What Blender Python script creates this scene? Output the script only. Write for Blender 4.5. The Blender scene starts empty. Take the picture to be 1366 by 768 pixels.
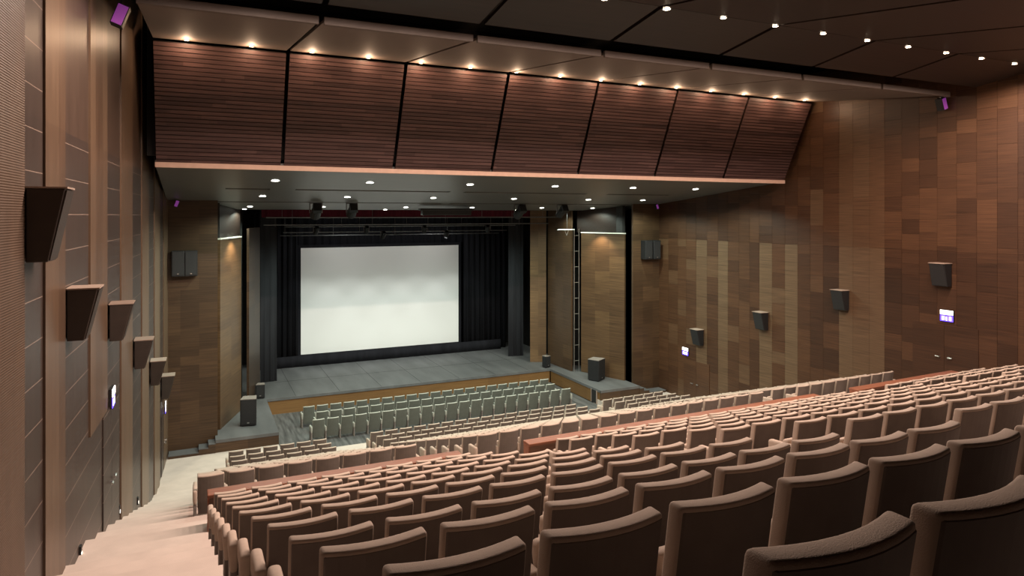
import bpy, bmesh, math, random
from mathutils import Vector, Matrix
random.seed(7)
SC = bpy.context.scene
COL = SC.collection
H = 9.27                      # eye height above the orchestra pit floor
PI = math.pi

# ------------------------------------------------------------------ materials
def nmat(name):
    m = bpy.data.materials.new(name); m.use_nodes = True
    nt = m.node_tree; nt.nodes.clear()
    out = nt.nodes.new('ShaderNodeOutputMaterial')
    b = nt.nodes.new('ShaderNodeBsdfPrincipled')
    nt.links.new(b.outputs[0], out.inputs[0])
    return m, nt, b

def N(nt, kind, **kw):
    n = nt.nodes.new(kind)
    for k, v in kw.items(): setattr(n, k, v)
    return n

def coords(nt, scale, obj=True):
    tc = N(nt, 'ShaderNodeTexCoord'); mp = N(nt, 'ShaderNodeMapping')
    mp.inputs['Scale'].default_value = scale
    nt.links.new(tc.outputs['Object' if obj else 'Generated'], mp.inputs[0])
    return mp.outputs[0]

def plain(name, col, rough=.6, var=.12, nscale=(6, 6, 6), metal=0., spec=.5, bump=0., bscale=60):
    m, nt, b = nmat(name)
    ns = N(nt, 'ShaderNodeTexNoise'); ns.inputs['Scale'].default_value = 1; ns.inputs['Detail'].default_value = 4
    nt.links.new(coords(nt, nscale), ns.inputs['Vector'])
    r = N(nt, 'ShaderNodeValToRGB')
    r.color_ramp.elements[0].position = .3; r.color_ramp.elements[1].position = .7
    r.color_ramp.elements[0].color = tuple(c * (1 - var) for c in col) + (1,)
    r.color_ramp.elements[1].color = tuple(min(1, c * (1 + var)) for c in col) + (1,)
    nt.links.new(ns.outputs[0], r.inputs[0]); nt.links.new(r.outputs[0], b.inputs['Base Color'])
    b.inputs['Roughness'].default_value = rough; b.inputs['Metallic'].default_value = metal
    b.inputs['Specular IOR Level'].default_value = spec
    if bump:
        n2 = N(nt, 'ShaderNodeTexNoise'); n2.inputs['Scale'].default_value = bscale
        nt.links.new(coords(nt, (1, 1, 1)), n2.inputs['Vector'])
        bp = N(nt, 'ShaderNodeBump'); bp.inputs['Strength'].default_value = bump; bp.inputs['Distance'].default_value = .01
        nt.links.new(n2.outputs[0], bp.inputs['Height']); nt.links.new(bp.outputs[0], b.inputs['Normal'])
    return m

def glow(name, col, strength):
    m, nt, b = nmat(name)
    b.inputs['Base Color'].default_value = tuple(col) + (1,)
    b.inputs['Emission Color'].default_value = tuple(col) + (1,)
    b.inputs['Emission Strength'].default_value = strength
    return m

def wood(name, stops, grain=(.7, .7, 34), rough=.45, spec=.4, joint=None, jcol=(.5, .36, .26), amp=.28, perf=None):
    """stops: colour ramp over the face attribute 'tone'; grain: noise stretched along the veneer"""
    m, nt, b = nmat(name)
    at = N(nt, 'ShaderNodeAttribute', attribute_name='tone')
    r = N(nt, 'ShaderNodeValToRGB'); cr = r.color_ramp
    while len(cr.elements) < len(stops): cr.elements.new(.5)
    for e, (p, c) in zip(cr.elements, stops): e.position = p; e.color = tuple(c) + (1,)
    nt.links.new(at.outputs['Fac'], r.inputs[0])
    ns = N(nt, 'ShaderNodeTexNoise'); ns.inputs['Scale'].default_value = 1; ns.inputs['Detail'].default_value = 5
    nt.links.new(coords(nt, grain), ns.inputs['Vector'])
    mr = N(nt, 'ShaderNodeMapRange'); mr.inputs[1].default_value = .25; mr.inputs[2].default_value = .75
    mr.inputs[3].default_value = 1 - amp; mr.inputs[4].default_value = 1 + amp
    nt.links.new(ns.outputs[0], mr.inputs[0])
    mx = N(nt, 'ShaderNodeMix', data_type='RGBA', blend_type='MULTIPLY'); mx.inputs[0].default_value = 1
    nt.links.new(r.outputs[0], mx.inputs[6]); nt.links.new(mr.outputs[0], mx.inputs[7])
    col = mx.outputs[2]
    if joint:
        sp = N(nt, 'ShaderNodeSeparateXYZ'); nt.links.new(coords(nt, (1, 1, 1)), sp.inputs[0])
        md = N(nt, 'ShaderNodeMath', operation='MODULO'); md.inputs[1].default_value = joint
        ad = N(nt, 'ShaderNodeMath', operation='ADD'); ad.inputs[1].default_value = 100 * joint
        nt.links.new(sp.outputs[2], ad.inputs[0]); nt.links.new(ad.outputs[0], md.inputs[0])
        lt = N(nt, 'ShaderNodeMath', operation='LESS_THAN'); lt.inputs[1].default_value = .011
        nt.links.new(md.outputs[0], lt.inputs[0])
        gt = N(nt, 'ShaderNodeMath', operation='LESS_THAN'); gt.inputs[1].default_value = .3
        nt.links.new(at.outputs['Fac'], gt.inputs[0])
        ml = N(nt, 'ShaderNodeMath', operation='MULTIPLY')
        nt.links.new(lt.outputs[0], ml.inputs[0]); nt.links.new(gt.outputs[0], ml.inputs[1])
        m2 = N(nt, 'ShaderNodeMix', data_type='RGBA'); m2.inputs[7].default_value = tuple(jcol) + (1,)
        nt.links.new(ml.outputs[0], m2.inputs[0]); nt.links.new(col, m2.inputs[6]); col = m2.outputs[2]
    nt.links.new(col, b.inputs['Base Color'])
    b.inputs['Roughness'].default_value = rough; b.inputs['Specular IOR Level'].default_value = spec
    if perf:                                   # fine ribs of the perforated boards
        wv = N(nt, 'ShaderNodeTexWave', wave_type='BANDS', bands_direction='Z'); wv.inputs['Scale'].default_value = perf
        nt.links.new(coords(nt, (1, 1, 1)), wv.inputs['Vector'])
        bp = N(nt, 'ShaderNodeBump'); bp.inputs['Strength'].default_value = .5; bp.inputs['Distance'].default_value = .01
        nt.links.new(wv.outputs[0], bp.inputs['Height']); nt.links.new(bp.outputs[0], b.inputs['Normal'])
    return m

M = {}
M['fabric'] = plain('seat_fabric', (.44, .35, .285), .85, .06, (9, 9, 9), spec=.2, bump=.25, bscale=260)
M['shell'] = plain('seat_shell', (.150, .124, .108), .7, .07, (7, 7, 7), spec=.25, bump=.1, bscale=200)
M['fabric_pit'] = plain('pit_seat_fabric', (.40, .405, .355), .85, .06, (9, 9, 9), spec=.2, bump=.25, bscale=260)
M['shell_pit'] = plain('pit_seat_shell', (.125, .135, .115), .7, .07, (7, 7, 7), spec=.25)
M['side'] = plain('seat_side', (.22, .19, .17), .7, .08, spec=.25)
M['carpet'] = plain('carpet', (.54, .455, .40), .95, .07, (2.2, 2.2, 2.2), spec=.1, bump=.3, bscale=120)
M['rail'] = wood('rail_wood', [(0, (.21, .080, .045)), (1, (.28, .11, .064))], grain=(.6, 26, 26), rough=.5, spec=.25)
M['rail_panel'] = plain('rail_panel', (.19, .10, .065), .5, .15, (3, 3, 30))
RW = [(0, (.022, .010, .005)), (.25, (.044, .0195, .0095)), (.5, (.074, .034, .016)), (.75, (.112, .071, .040)), (1, (.155, .105, .062))]
M['wall_r'] = wood('right_wall_wood', RW, grain=(.9, .9, 40), amp=.42)
LW = [(0, (.036, .028, .025)), (.3, (.060, .040, .031)), (.5, (.082, .050, .032)), (.75, (.122, .078, .049)), (1, (.175, .122, .082))]
M['wall_l'] = wood('left_wall_wood', LW, grain=(6, 6, 1.0), rough=.38, joint=.52, jcol=(.24, .18, .145), amp=.16)
M['wall_lp'] = wood('left_perforated_wood', LW, grain=(6, 6, 1.0), rough=.5, amp=.14, perf=11)
FW = [(0, (.030, .016, .008)), (.5, (.078, .043, .021)), (1, (.17, .10, .046))]
M['wall_f'] = wood('front_wall_wood', FW, grain=(.8, .8, 30), amp=.4)
M['slat'] = wood('slat_wood', [(0, (.052, .026, .024)), (1, (.100, .054, .049))], grain=(.5, 9, 9), rough=.5, amp=.4)
M['canopy'] = plain('canopy_panel', (.115, .086, .069), .7, .05, (.6, .6, .6))
M['lip'] = plain('canopy_lip', (.085, .062, .050), .6, .05)
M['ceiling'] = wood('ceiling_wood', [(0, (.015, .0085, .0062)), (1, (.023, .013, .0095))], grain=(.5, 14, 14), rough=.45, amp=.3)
M['soffit'] = plain('soffit_paint', (.11, .107, .098), .38, .05, (.7, .7, .7))
M['edge'] = plain('soffit_edge', (.62, .42, .33), .6, .06)
M['dark'] = plain('dark_void', (.012, .011, .010), .8, .1)
M['black'] = plain('black_cloth', (.013, .013, .016), .9, .2, (3, 3, .4), spec=.1)
M['leg'] = plain('grey_masking_cloth', (.045, .047, .054), .9, .15, (3, 3, .4), spec=.1)
M['maroon'] = plain('maroon_cloth', (.075, .010, .018), .85, .2, (4, 4, .5), spec=.1)
M['screen'] = plain('screen_cloth', (.80, .80, .78), .9, .01, (.4, .4, .4), spec=.1)
M['deck'] = plain('stage_deck', (.108, .109, .110), .55, .22, (1.6, .35, 1), spec=.35)
M['pit'] = plain('pit_boards', (.10, .098, .096), .6, .5, (9, .8, 1), spec=.3)
M['fascia'] = wood('stage_fascia', [(0, (.10, .050, .018)), (.5, (.175, .092, .033)), (1, (.24, .135, .052))], grain=(.7, .7, 26), amp=.22)
M['plastic'] = plain('black_plastic', (.014, .014, .015), .5, .15, spec=.4)
M['grille'] = plain('speaker_grille', (.013, .013, .014), .6, .2, (40, 40, 40), bump=.4, bscale=300)
M['brownbox'] = plain('brown_speaker_box', (.030, .021, .016), .5, .12)
M['boxtop'] = plain('speaker_top', (.33, .25, .20), .55, .06)
M['metal'] = plain('brushed_metal', (.55, .54, .52), .3, .05, metal=1.)
M['steel'] = plain('steel_pipe', (.16, .16, .16), .4, .1, metal=.7)
M['paleled'] = plain('pale_ledge', (.75, .70, .62), .6, .05)
M['warm'] = glow('warm_lamp', (1, .72, .42), 26)
M['warmhot'] = glow('warm_spot_lamp', (1, .82, .60), 40)
M['cool'] = glow('cool_lamp', (1, 1, .90), 14)
M['white_sign'] = glow('white_sign_panel', (1, .97, .93), 3)
M['blue_sign'] = glow('blue_sign_panel', (.09, .05, 1), 3)
M['violet'] = glow('violet_lens', (.34, .07, .42), .30)
M['tread'] = glow('step_lamp', (1, .95, .85), 2.)

# ------------------------------------------------------------------ mesh helpers
class MB:
    def __init__(s):
        s.bm = bmesh.new(); s.tone = s.bm.faces.layers.float.new('tone')
    def quad(s, pts, tone=.5):
        f = s.bm.faces.new([s.bm.verts.new(p) for p in pts]); f[s.tone] = tone; return f
    def hexa(s, p, tone=.5):
        """8 points: bottom ring 0-3 (ccw seen from above), top ring 4-7"""
        v = [s.bm.verts.new(q) for q in p]; fs = []
        for i in ((3, 2, 1, 0), (4, 5, 6, 7), (0, 1, 5, 4), (1, 2, 6, 5), (2, 3, 7, 6), (3, 0, 4, 7)):
            f = s.bm.faces.new([v[k] for k in i]); f[s.tone] = tone; fs.append(f)
        return fs
    def box(s, x0, x1, y0, y1, z0, z1, tone=.5):
        return s.hexa([(x0, y0, z0), (x1, y0, z0), (x1, y1, z0), (x0, y1, z0), (x0, y0, z1), (x1, y0, z1), (x1, y1, z1), (x0, y1, z1)], tone)
    def prism(s, poly, z0, z1, tone=.5):
        a = [s.bm.verts.new((x, y, z0)) for x, y in poly]; b = [s.bm.verts.new((x, y, z1)) for x, y in poly]
        n = len(poly); fs = [s.bm.faces.new(a[::-1]), s.bm.faces.new(b)]
        for i in range(n): fs.append(s.bm.faces.new((a[i], a[(i + 1) % n], b[(i + 1) % n], b[i])))
        for f in fs: f[s.tone] = tone
    def tube(s, p0, p1, r, n=8, r2=None):
        p0, p1 = Vector(p0), Vector(p1); d = (p1 - p0).normalized()
        u = d.orthogonal().normalized(); w = d.cross(u); r2 = r if r2 is None else r2
        a = [s.bm.verts.new(p0 + (u * math.cos(2 * PI * i / n) + w * math.sin(2 * PI * i / n)) * r) for i in range(n)]
        b = [s.bm.verts.new(p1 + (u * math.cos(2 * PI * i / n) + w * math.sin(2 * PI * i / n)) * r2) for i in range(n)]
        s.bm.faces.new(a[::-1]); s.bm.faces.new(b)
        for i in range(n): s.bm.faces.new((a[i], a[(i + 1) % n], b[(i + 1) % n], b[i]))
    def ring(s, c, nrm, r0, r1, t, n=20):
        c, d = Vector(c), Vector(nrm).normalized(); u = d.orthogonal().normalized(); w = d.cross(u)
        prof = [(r0, 0), (r0, t), (r1, t), (r1, 0)]; R = []
        for i in range(n):
            e = u * math.cos(2 * PI * i / n) + w * math.sin(2 * PI * i / n)
            R.append([s.bm.verts.new(c + e * r + d * h) for r, h in prof])
        for i in range(n):
            a, b = R[i], R[(i + 1) % n]
            for k in range(4): s.bm.faces.new((a[k], b[k], b[(k + 1) % 4], a[(k + 1) % 4]))
    def wavewall(s, p0, p1, z0, z1, amp, waves, n):
        p0, p1 = Vector((p0[0], p0[1], 0)), Vector((p1[0], p1[1], 0)); d = (p1 - p0); nr = Vector((-d.y, d.x, 0)).normalized()
        row = []
        for i in range(n + 1):
            t = i / n; q = p0 + d * t + nr * amp * (math.sin(2 * PI * waves * t) + .35 * math.sin(2 * PI * waves * 2.3 * t + 1))
            row.append([s.bm.verts.new((q.x, q.y, z)) for z in (z0, z1)] + [s.bm.verts.new((q.x + nr.x * .02, q.y + nr.y * .02, z)) for z in (z1, z0)])
        for a, b in zip(row, row[1:]):
            for k in range(4): s.bm.faces.new((a[k], b[k], b[(k + 1) % 4], a[(k + 1) % 4]))

def obj(name, mb, mat, parent=None, origin=None, bevel=0., smooth=False, raw=False):
    """links the mesh as ONE object; its points were given in hall coordinates (or, with raw, in the parent's own)"""
    bm = mb.bm if isinstance(mb, MB) else mb
    bmesh.ops.recalc_face_normals(bm, faces=bm.faces)
    me = bpy.data.meshes.new(name); 
    if parent is not None and not raw: bmesh.ops.translate(bm, verts=bm.verts, vec=-Vector(parent['o']))
    elif parent is None:
        if origin is None:
            xs = [v.co for v in bm.verts]
            origin = (sum(min(v[i] for v in xs) + max(v[i] for v in xs) for i in (0,)) / 2, (min(v.y for v in xs) + max(v.y for v in xs)) / 2, min(v.z for v in xs))
        bmesh.ops.translate(bm, verts=bm.verts, vec=-Vector(origin))
    bm.to_mesh(me); bm.free()
    me.materials.append(M[mat] if isinstance(mat, str) else mat)
    if smooth:
        for p in me.polygons: p.use_smooth = True
    o = bpy.data.objects.new(name, me); COL.objects.link(o)
    if parent is not None: o.parent = parent
    else: o.location = (origin[0], origin[1], origin[2] + H)
    if bevel:
        bv = o.modifiers.new('b', 'BEVEL'); bv.width = bevel; bv.segments = 2; bv.limit_method = 'ANGLE'
    return o

def tag(o, label, cat, group=None):
    o['label'] = label; o['category'] = cat
    if group: o['group'] = group
    return o

def thing(name, loc, label, cat, group=None, rz=0.):
    o = bpy.data.objects.new(name, None); o.empty_display_size = .2; COL.objects.link(o)
    o.location = (loc[0], loc[1], loc[2] + H); o.rotation_euler = (0, 0, rz); o['o'] = tuple(loc)
    return tag(o, label, cat, group)

def struct(name, mb, mat, **k):
    o = obj(name, mb, mat, origin=(0, 0, 0), **k); o['kind'] = 'structure'; return o

ORD = 'zeroth first second third fourth fifth sixth seventh eighth ninth tenth eleventh twelfth thirteenth fourteenth fifteenth sixteenth seventeenth eighteenth nineteenth twentieth twenty-first'.split()

# ------------------------------------------------------------------ hall frame (hall coordinates: eye at the origin, +Y to the stage)
XC = 10.36
def XL(y): return -2.216 + .0425 * y
def XR(y): return 22.916 - .0425 * y
PITF, DECK, FRONTF = -9.27, -8.52, -9.01
def soffz(y): return 1.355 - .0975 * (y - 20.46)
JX = [-1.02 + 3.251 * k for k in range(8)]

UP = [(1.02, -.735), (1.99, -1.10), (2.95, -1.46), (3.93, -1.83), (4.88, -2.145), (5.83, -2.47), (6.8, -2.80), (7.77, -3.13), (8.77, -3.465), (9.77, -3.79), (10.77, -4.12), (11.77, -4.45)]
UPX = [.54, .53, .49, .476, .445, .405, .362, .345, .32, .30, .277, .255]
LOW = [(14.45 + .967 * k, -5.07 - .3285 * .967 * k) for k in range(9)] + [(23.15, -7.79), (24.1, -7.95), (25.05, -8.09)]
SH = .92
def slopeY(x):
    if x < 6: return 0.
    if x < 15.8: return .013 * (x - 6)
    return .127 + .031 * (x - 15.8)

# ---- floors: row treads
mb = MB()
rows = [(y, z - SH) for y, z in UP] + [(13.35, -5.72)] + [(y, z - SH) for y, z in LOW]
# front edge (towards the stage) of every tread
edges = []
for i, (y, z) in enumerate(rows):
    nxt = rows[i + 1][0] - .22 if i + 1 < len(rows) else 26.8
    edges.append((nxt, z))
y0 = -4.2
for i, (ye, z) in enumerate(edges):
    zb = edges[i + 1][1] if i + 1 < len(edges) else PITF
    mb.hexa([(XL(y0) - .3, y0, zb - .5), (XR(y0) + .3, y0, zb - .5), (XR(ye) + .3, ye, zb - .5), (XL(ye) - .3, ye, zb - .5),
             (XL(y0) - .3, y0, z), (XR(y0) + .3, y0, z), (XR(ye) + .3, ye, z), (XL(ye) - .3, ye, z)])
    y0 = ye
for a, b in ((-1.4, 2.94), (17.78, 22.2)):                       # level floor beside the pit, up to the side stages
    mb.box(a, b, 26.8, 28.7, PITF - .5, FRONTF)
struct('floor', mb, 'carpet')
mb = MB()                                                         # stepped gangways: beside the left wall and between the seat blocks
AI = [(y + .42, z - SH + .0) for y, z in UP] + [(13.18, -5.75), (14.29, -6.03)]
AL = AI + [(16.41, -6.42), (17.4, -6.8), (18.4, -7.1), (19.45, -7.45), (20.45, -7.8), (21.5, -8.12), (22.5, -8.42), (23.5, -8.68), (24.5, -8.88), (25.6, FRONTF + .012)]
def gang(x0f, x1f, lst, yend):
    y0 = -1.
    for ye, z in lst:
        ye = min(ye, yend)
        if ye <= y0: break
        mb.hexa([(x0f(y0), y0, z - .9), (x1f(y0), y0, z - .9), (x1f(ye), ye, z - .9), (x0f(ye), ye, z - .9),
                 (x0f(y0), y0, z + .014), (x1f(y0), y0, z + .014), (x1f(ye), ye, z + .014), (x0f(ye), ye, z + .014)])
        y0 = ye
def lx1(y):
    if y < 12.5: return .44 - .022 * (y - 3) if y > 3 else .44
    return -.12 if y < 18.2 else (.3 if y < 22 else .85)
gang(lambda y: XL(y) - .1, lx1, AL, 26.8)
gang(lambda y: 4.80, lambda y: 5.82 if y > 13 else 6.1, AL, 26.8)
gang(lambda y: 14.92, lambda y: 16.06, AL, 26.8)
gang(lambda y: 20.92 if y < 18 else (20.3 if y < 22 else 19.8), lambda y: XR(y) + .1, AL, 26.8)
struct('floor_gangway', mb, 'carpet')
mb = MB(); mb.box(2.94, 17.78, 26.8, 33.4, PITF - .4, PITF)
struct('floor_pit', mb, 'pit')

# ---- right wall: veneer blocks in upright bands
def blocks(mb, xf, ys, z0, z1, tones, nrm, seed, hlo=.35, hhi=1.1):
    rnd = random.Random(seed)
    for (ya, yb), tn in zip(zip(ys, ys[1:]), tones):
        z = z0 - rnd.random() * .5
        while z < z1:
            if isinstance(tn, tuple) and tn[0] == 'full': hh, t = 1.9, tn[1] + rnd.uniform(-.03, .03)
            else: hh, t = rnd.uniform(hlo, hhi), min(1, max(0, tn + rnd.choice((-.13, -.08, -.04, 0, .03, .07, .15))))
            zt = min(z + hh, z1)
            d = nrm * rnd.uniform(0, .004)
            mb.hexa([(xf(ya) + d, ya + .004, max(z, z0) + .004), (xf(ya) - nrm * .12, ya + .004, max(z, z0) + .004), (xf(yb) - nrm * .12, yb - .004, max(z, z0) + .004), (xf(yb) + d, yb - .004, max(z, z0) + .004),
                     (xf(ya) + d, ya + .004, zt), (xf(ya) - nrm * .12, ya + .004, zt), (xf(yb) - nrm * .12, yb - .004, zt), (xf(yb) + d, yb - .004, zt)], t)
            z = zt
mb = MB()
ysr = [28.7, 27.9, 27.2, 26.6, 25.9, 25.17, 24.45, 23.84, 23.17, 22.56, 22.02, 21.33, 20.67, 20.04, 19.44, 18.85, 18.16, 17.57, 16.91, 16.33, 15.7, 15.09, 14.49, 13.87, 13.26, 12.67, 12.1, 11.5, 10.9, 10.2, 9.4, 8.5, 7.5, 6.4, 5.2, 4, 2.5, 1, -1, -4.4]
F = lambda t: ('full', t)
low = [.42, .4, .5, .45, F(.66), .42, F(.68), .42, .45, .35, F(.70), .48, F(.70), .40, .38, .32, F(.68), F(.64), F(.66), .24, .28, .26, .26, .28, .3, .3, .3, .3, .3, .3, .3, .3, .3, .3, .3, .3, .3, .3, .3]
upp = [.30, .3, .28, .25, .3, .3, .3, .28, .3, .35, .38, .35, .4, .45, .48, .42, F(.60), F(.58), F(.55), .32, .34, .32, .34, .36, .34, .36, .34, .34, .34, .34, .34, .34, .34, .34, .34, .34, .34, .34, .34]
ysr = ysr[::-1]; low = low[::-1]; upp = upp[::-1]
blocks(mb, XR, ysr, -9.4, -1.2, low, -1, 3)
blocks(mb, XR, ysr, -1.2, 5.6, upp, -1, 4)
mb.hexa([(XR(-4.4) + .1, -4.4, -9.8), (XR(-4.4) + .4, -4.4, -9.8), (XR(28.7) + .4, 28.7, -9.8), (XR(28.7) + .1, 28.7, -9.8), (XR(-4.4) + .1, -4.4, 5.6), (XR(-4.4) + .4, -4.4, 5.6), (XR(28.7) + .4, 28.7, 5.6), (XR(28.7) + .1, 28.7, 5.6)], .1)
struct('wall_right', mb, 'wall_r')

# ---- left wall: tall bands, pale perforated boards standing a little proud of the dark panels
ysl = [-4.4, 9.4, 10.37, 11.1, 11.5, 13.38, 13.85, 14.55, 15.08, 16.89, 18.68, 20.6, 22.19, 23.84, 25.51, 27.0, 28.72]
tl = [.55, .12, .66, .5, .14, .70, .55, .66, .12, .74, .10, .78, .12, .80, .14, .7]
tu = [.62, .16, .74, .55, .34, .74, .5, .78, .36, .72, .40, .74, .3, .66, .3, .5]
mb = MB(); mp = MB()
def band(m_, ya, yb, z0, z1, proud, t):
    m_.hexa([(XL(ya) - .3, ya, z0), (XL(ya) + proud, ya, z0), (XL(yb) + proud, yb, z0), (XL(yb) - .3, yb, z0), (XL(ya) - .3, ya, z1), (XL(ya) + proud, ya, z1), (XL(yb) + proud, yb, z1), (XL(yb) - .3, yb, z1)], t)
for i, (ya, yb) in enumerate(zip(ysl, ysl[1:])):
    pale = tl[i] > .45
    door = 11.3 < ya < 15 and pale
    zlow = -3.75 if door else -9.6
    if i == 0: band(mp, ya, yb, -9.6, 6, .035, tl[i]); continue
    if door: band(mb, ya, yb, -9.6, zlow, 0, .13)
    zmid = 1.2
    band(mb, ya, yb, zlow, zmid, .03 if pale else 0, tl[i]); band(mb, ya, yb, zmid, 6, .03 if pale else 0, tu[i])
struct('wall_left', mb, 'wall_l')
struct('wall_left_rear', mp, 'wall_lp')

# ---- front walls on both sides of the stage
def fblocks(mb, p0, p1, z0, z1, n, seed, thick=.12, tone=.45, hlo=.3, hhi=.8, lim=None):
    rnd = random.Random(seed); p0, p1 = Vector(p0 + (0,)), Vector(p1 + (0,)); d = (p1 - p0) / n; nr = Vector((-d.y, d.x, 0)).normalized() * thick
    for i in range(n):
        a, b = p0 + d * i, p0 + d * (i + 1); z = z0
        while z < z1 - .01:
            zt = min(z1, z + rnd.uniform(hlo, hhi)); t = min(1, max(0, tone + rnd.choice((-.11, -.06, -.03, 0, .03, .07, .13))))
            q = [a, b, b + nr, a + nr]
            mb.hexa([(k.x, k.y, z) for k in q] + [(k.x, k.y, zt) for k in q], t); z = zt
mb = MB(); fblocks(mb, (XL(28.6) - .2, 28.62), (.75, 28.62), FRONTF - .2, 2.2, 3, 11, tone=.27); struct('wall_front_left', mb, 'wall_f')
mb = MB(); fblocks(mb, (20.07, 28.62), (XR(28.6) + .2, 28.62), FRONTF - .2, 2.2, 3, 12, tone=.27); struct('wall_front_right', mb, 'wall_f')

# ---- back and side closure
mb = MB(); mb.box(-3.2, 24, -4.6, -4.2, -3, 6); struct('wall_back', mb, 'wall_r')

# ---- ceiling: tilted timber panels, a gap between every two
def c1(y): return 4.31 + .145 * (y - 11.45)
def c2(y): return 4.31 - .150 * (y - 11.45)
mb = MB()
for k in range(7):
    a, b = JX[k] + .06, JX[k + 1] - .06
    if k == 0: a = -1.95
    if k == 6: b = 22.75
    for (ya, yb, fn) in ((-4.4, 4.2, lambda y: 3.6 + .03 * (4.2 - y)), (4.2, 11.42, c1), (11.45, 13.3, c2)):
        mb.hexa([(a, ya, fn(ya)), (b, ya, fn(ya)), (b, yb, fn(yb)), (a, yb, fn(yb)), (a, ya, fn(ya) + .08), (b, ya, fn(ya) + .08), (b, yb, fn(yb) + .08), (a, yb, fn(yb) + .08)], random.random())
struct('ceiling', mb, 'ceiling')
mb = MB(); mb.box(-3, 24, -4.6, 34, 6.0, 6.2); struct('ceiling_void', mb, 'dark')

# ---- canopy panels and slatted bulkhead panels
CN = ['nearest the stepped wall', 'second from the stepped wall', 'third from the stepped wall', 'in the middle', 'third from the patchwork wall', 'second from the patchwork wall', 'nearest the patchwork wall']
for k in range(7):
    a, b = JX[k] + .05, JX[k + 1] - .05
    if k == 6: b = min(b, 21.72)
    t = thing('canopy_panel', ((a + b) / 2, 13.74, 3.78), 'smooth taupe canopy panel above the bulkhead lamps, ' + CN[k], 'ceiling panel', 'canopy panels')
    mb = MB(); mb.hexa([(a, 13.74, 3.80), (b, 13.74, 3.80), (b, 18.95, 4.38), (a, 18.95, 4.38), (a, 13.74, 3.86), (b, 13.74, 3.86), (b, 18.95, 4.44), (a, 18.95, 4.44)])
    obj('panel', mb, 'canopy', t)
    mb = MB(); mb.box(a, b, 13.66, 13.74, 3.74, 3.90); obj('lip', mb, 'lip', t, bevel=.01)
    t = thing('slatted_panel', ((a + b) / 2, 20.3, 1.36), 'dark red slatted timber panel above the stage opening, ' + CN[k], 'wall panel', 'slatted bulkhead panels')
    p0, p1 = Vector((0, 20.42, 1.40)), Vector((0, 19.05, 4.34)); d = p1 - p0; nr = Vector((0, -d.z, d.y)).normalized()
    if nr.y > 0: nr = -nr
    mb = MB(); n = 28; rnd = random.Random(50 + k)
    for i in range(n):
        segs = [a] + sorted(rnd.uniform(a, b) for _ in range(2)) + [b]
        for xa, xb in zip(segs, segs[1:]):
            q0, q1 = p0 + d * ((i + .06) / n), p0 + d * ((i + .86) / n)
            o_ = nr * (.03 + rnd.uniform(0, .008))
            mb.hexa([(xa, q0.y, q0.z), (xb, q0.y, q0.z), (xb, q0.y + o_.y, q0.z + o_.z), (xa, q0.y + o_.y, q0.z + o_.z), (xa, q1.y, q1.z), (xb, q1.y, q1.z), (xb, q1.y + o_.y, q1.z + o_.z), (xa, q1.y + o_.y, q1.z + o_.z)], rnd.uniform(.1, 1))
    obj('slat_boards', mb, 'slat', t)
    mb = MB(); bk = -nr * .05
    mb.hexa([(a, p0.y, p0.z), (b, p0.y, p0.z), (b, p0.y + bk.y, p0.z + bk.z), (a, p0.y + bk.y, p0.z + bk.z), (a, p1.y, p1.z), (b, p1.y, p1.z), (b, p1.y + bk.y, p1.z + bk.z), (a, p1.y + bk.y, p1.z + bk.z)], 0)
    obj('backing', mb, 'ceiling', t)

# ---- soffit over the pit with two lighting slots, and its pale front edge
mb = MB()
def sofft(y0, y1, x0=-1.0, x1=21.75):
    mb.hexa([(x0, y0, soffz(y0)), (x1, y0, soffz(y0)), (x1, y1, soffz(y1)), (x0, y1, soffz(y1)), (x0, y0, soffz(y0) + .12), (x1, y0, soffz(y0) + .12), (x1, y1, soffz(y1) + .12), (x0, y1, soffz(y1) + .12)])
sofft(20.46, 25.0); sofft(25.3, 28.9); sofft(29.15, 31.9)
for x0, x1 in ((-1, .9), (2.35, 3.2), (9.0, 9.6), (15.2, 16.3), (19.6, 21.7)): sofft(25.0, 25.3, x0, x1)
for x0, x1 in ((-1, .4), (10.0, 10.4), (20.3, 21.7)): sofft(28.9, 29.15, x0, x1)
struct('ceiling_soffit', mb, 'soffit')
mb = MB(); mb.box(-1.0, 21.75, 24.4, 29.6, 1.3, 1.4); mb.box(-1.2, 21.9, 31.9, 32.1, .235, 6); mb.box(-1.2, 21.9, 20.6, 20.8, 1.6, 6)
struct('wall_header', mb, 'dark')
mb = MB(); mb.box(-1.0, 21.72, 20.36, 20.50, 1.27, 1.41); struct('trim_1', mb, 'edge', bevel=.01)

# ------------------------------------------------------------------ stage
st = thing('stage', (XC, 33.2, DECK), 'grey stage with timber front and two side wings around the pit', 'stage')
mb = MB(); mb.box(1.2, 19.6, 33.23, 41.4, DECK - .12, DECK)
mb.prism([(.66, 28.02), (2.94, 28.02), (2.94, 33.23), (1.2, 33.23), (.66, 33.23)], DECK - .12, DECK)
mb.prism([(17.78, 28.02), (20.06, 28.02), (20.06, 33.23), (17.78, 33.23)], DECK - .12, DECK)
obj('deck', mb, 'deck', st)
mb = MB()
for x in range(1, 8): mb.box(2.2 + x * 2.05 - .008, 2.2 + x * 2.05 + .008, 33.3, 39.6, DECK, DECK + .003)
mb.box(2.4, 18.3, 36.4, 36.415, DECK, DECK + .003)
obj('deck_joints', mb, 'dark', st)
mb = MB(); fblocks(mb, (2.94, 33.27), (17.78, 33.27), PITF, DECK - .03, 8, 21, thick=.06, hlo=.72, hhi=.72, tone=.5); obj('front_fascia', mb, 'fascia', st)
mb = MB(); fblocks(mb, (17.82, 33.23), (17.82, 28.06), PITF, DECK - .03, 4, 22, thick=.06, hlo=.72, hhi=.72, tone=.45); obj('wing_fascia', mb, 'fascia', st)
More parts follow.
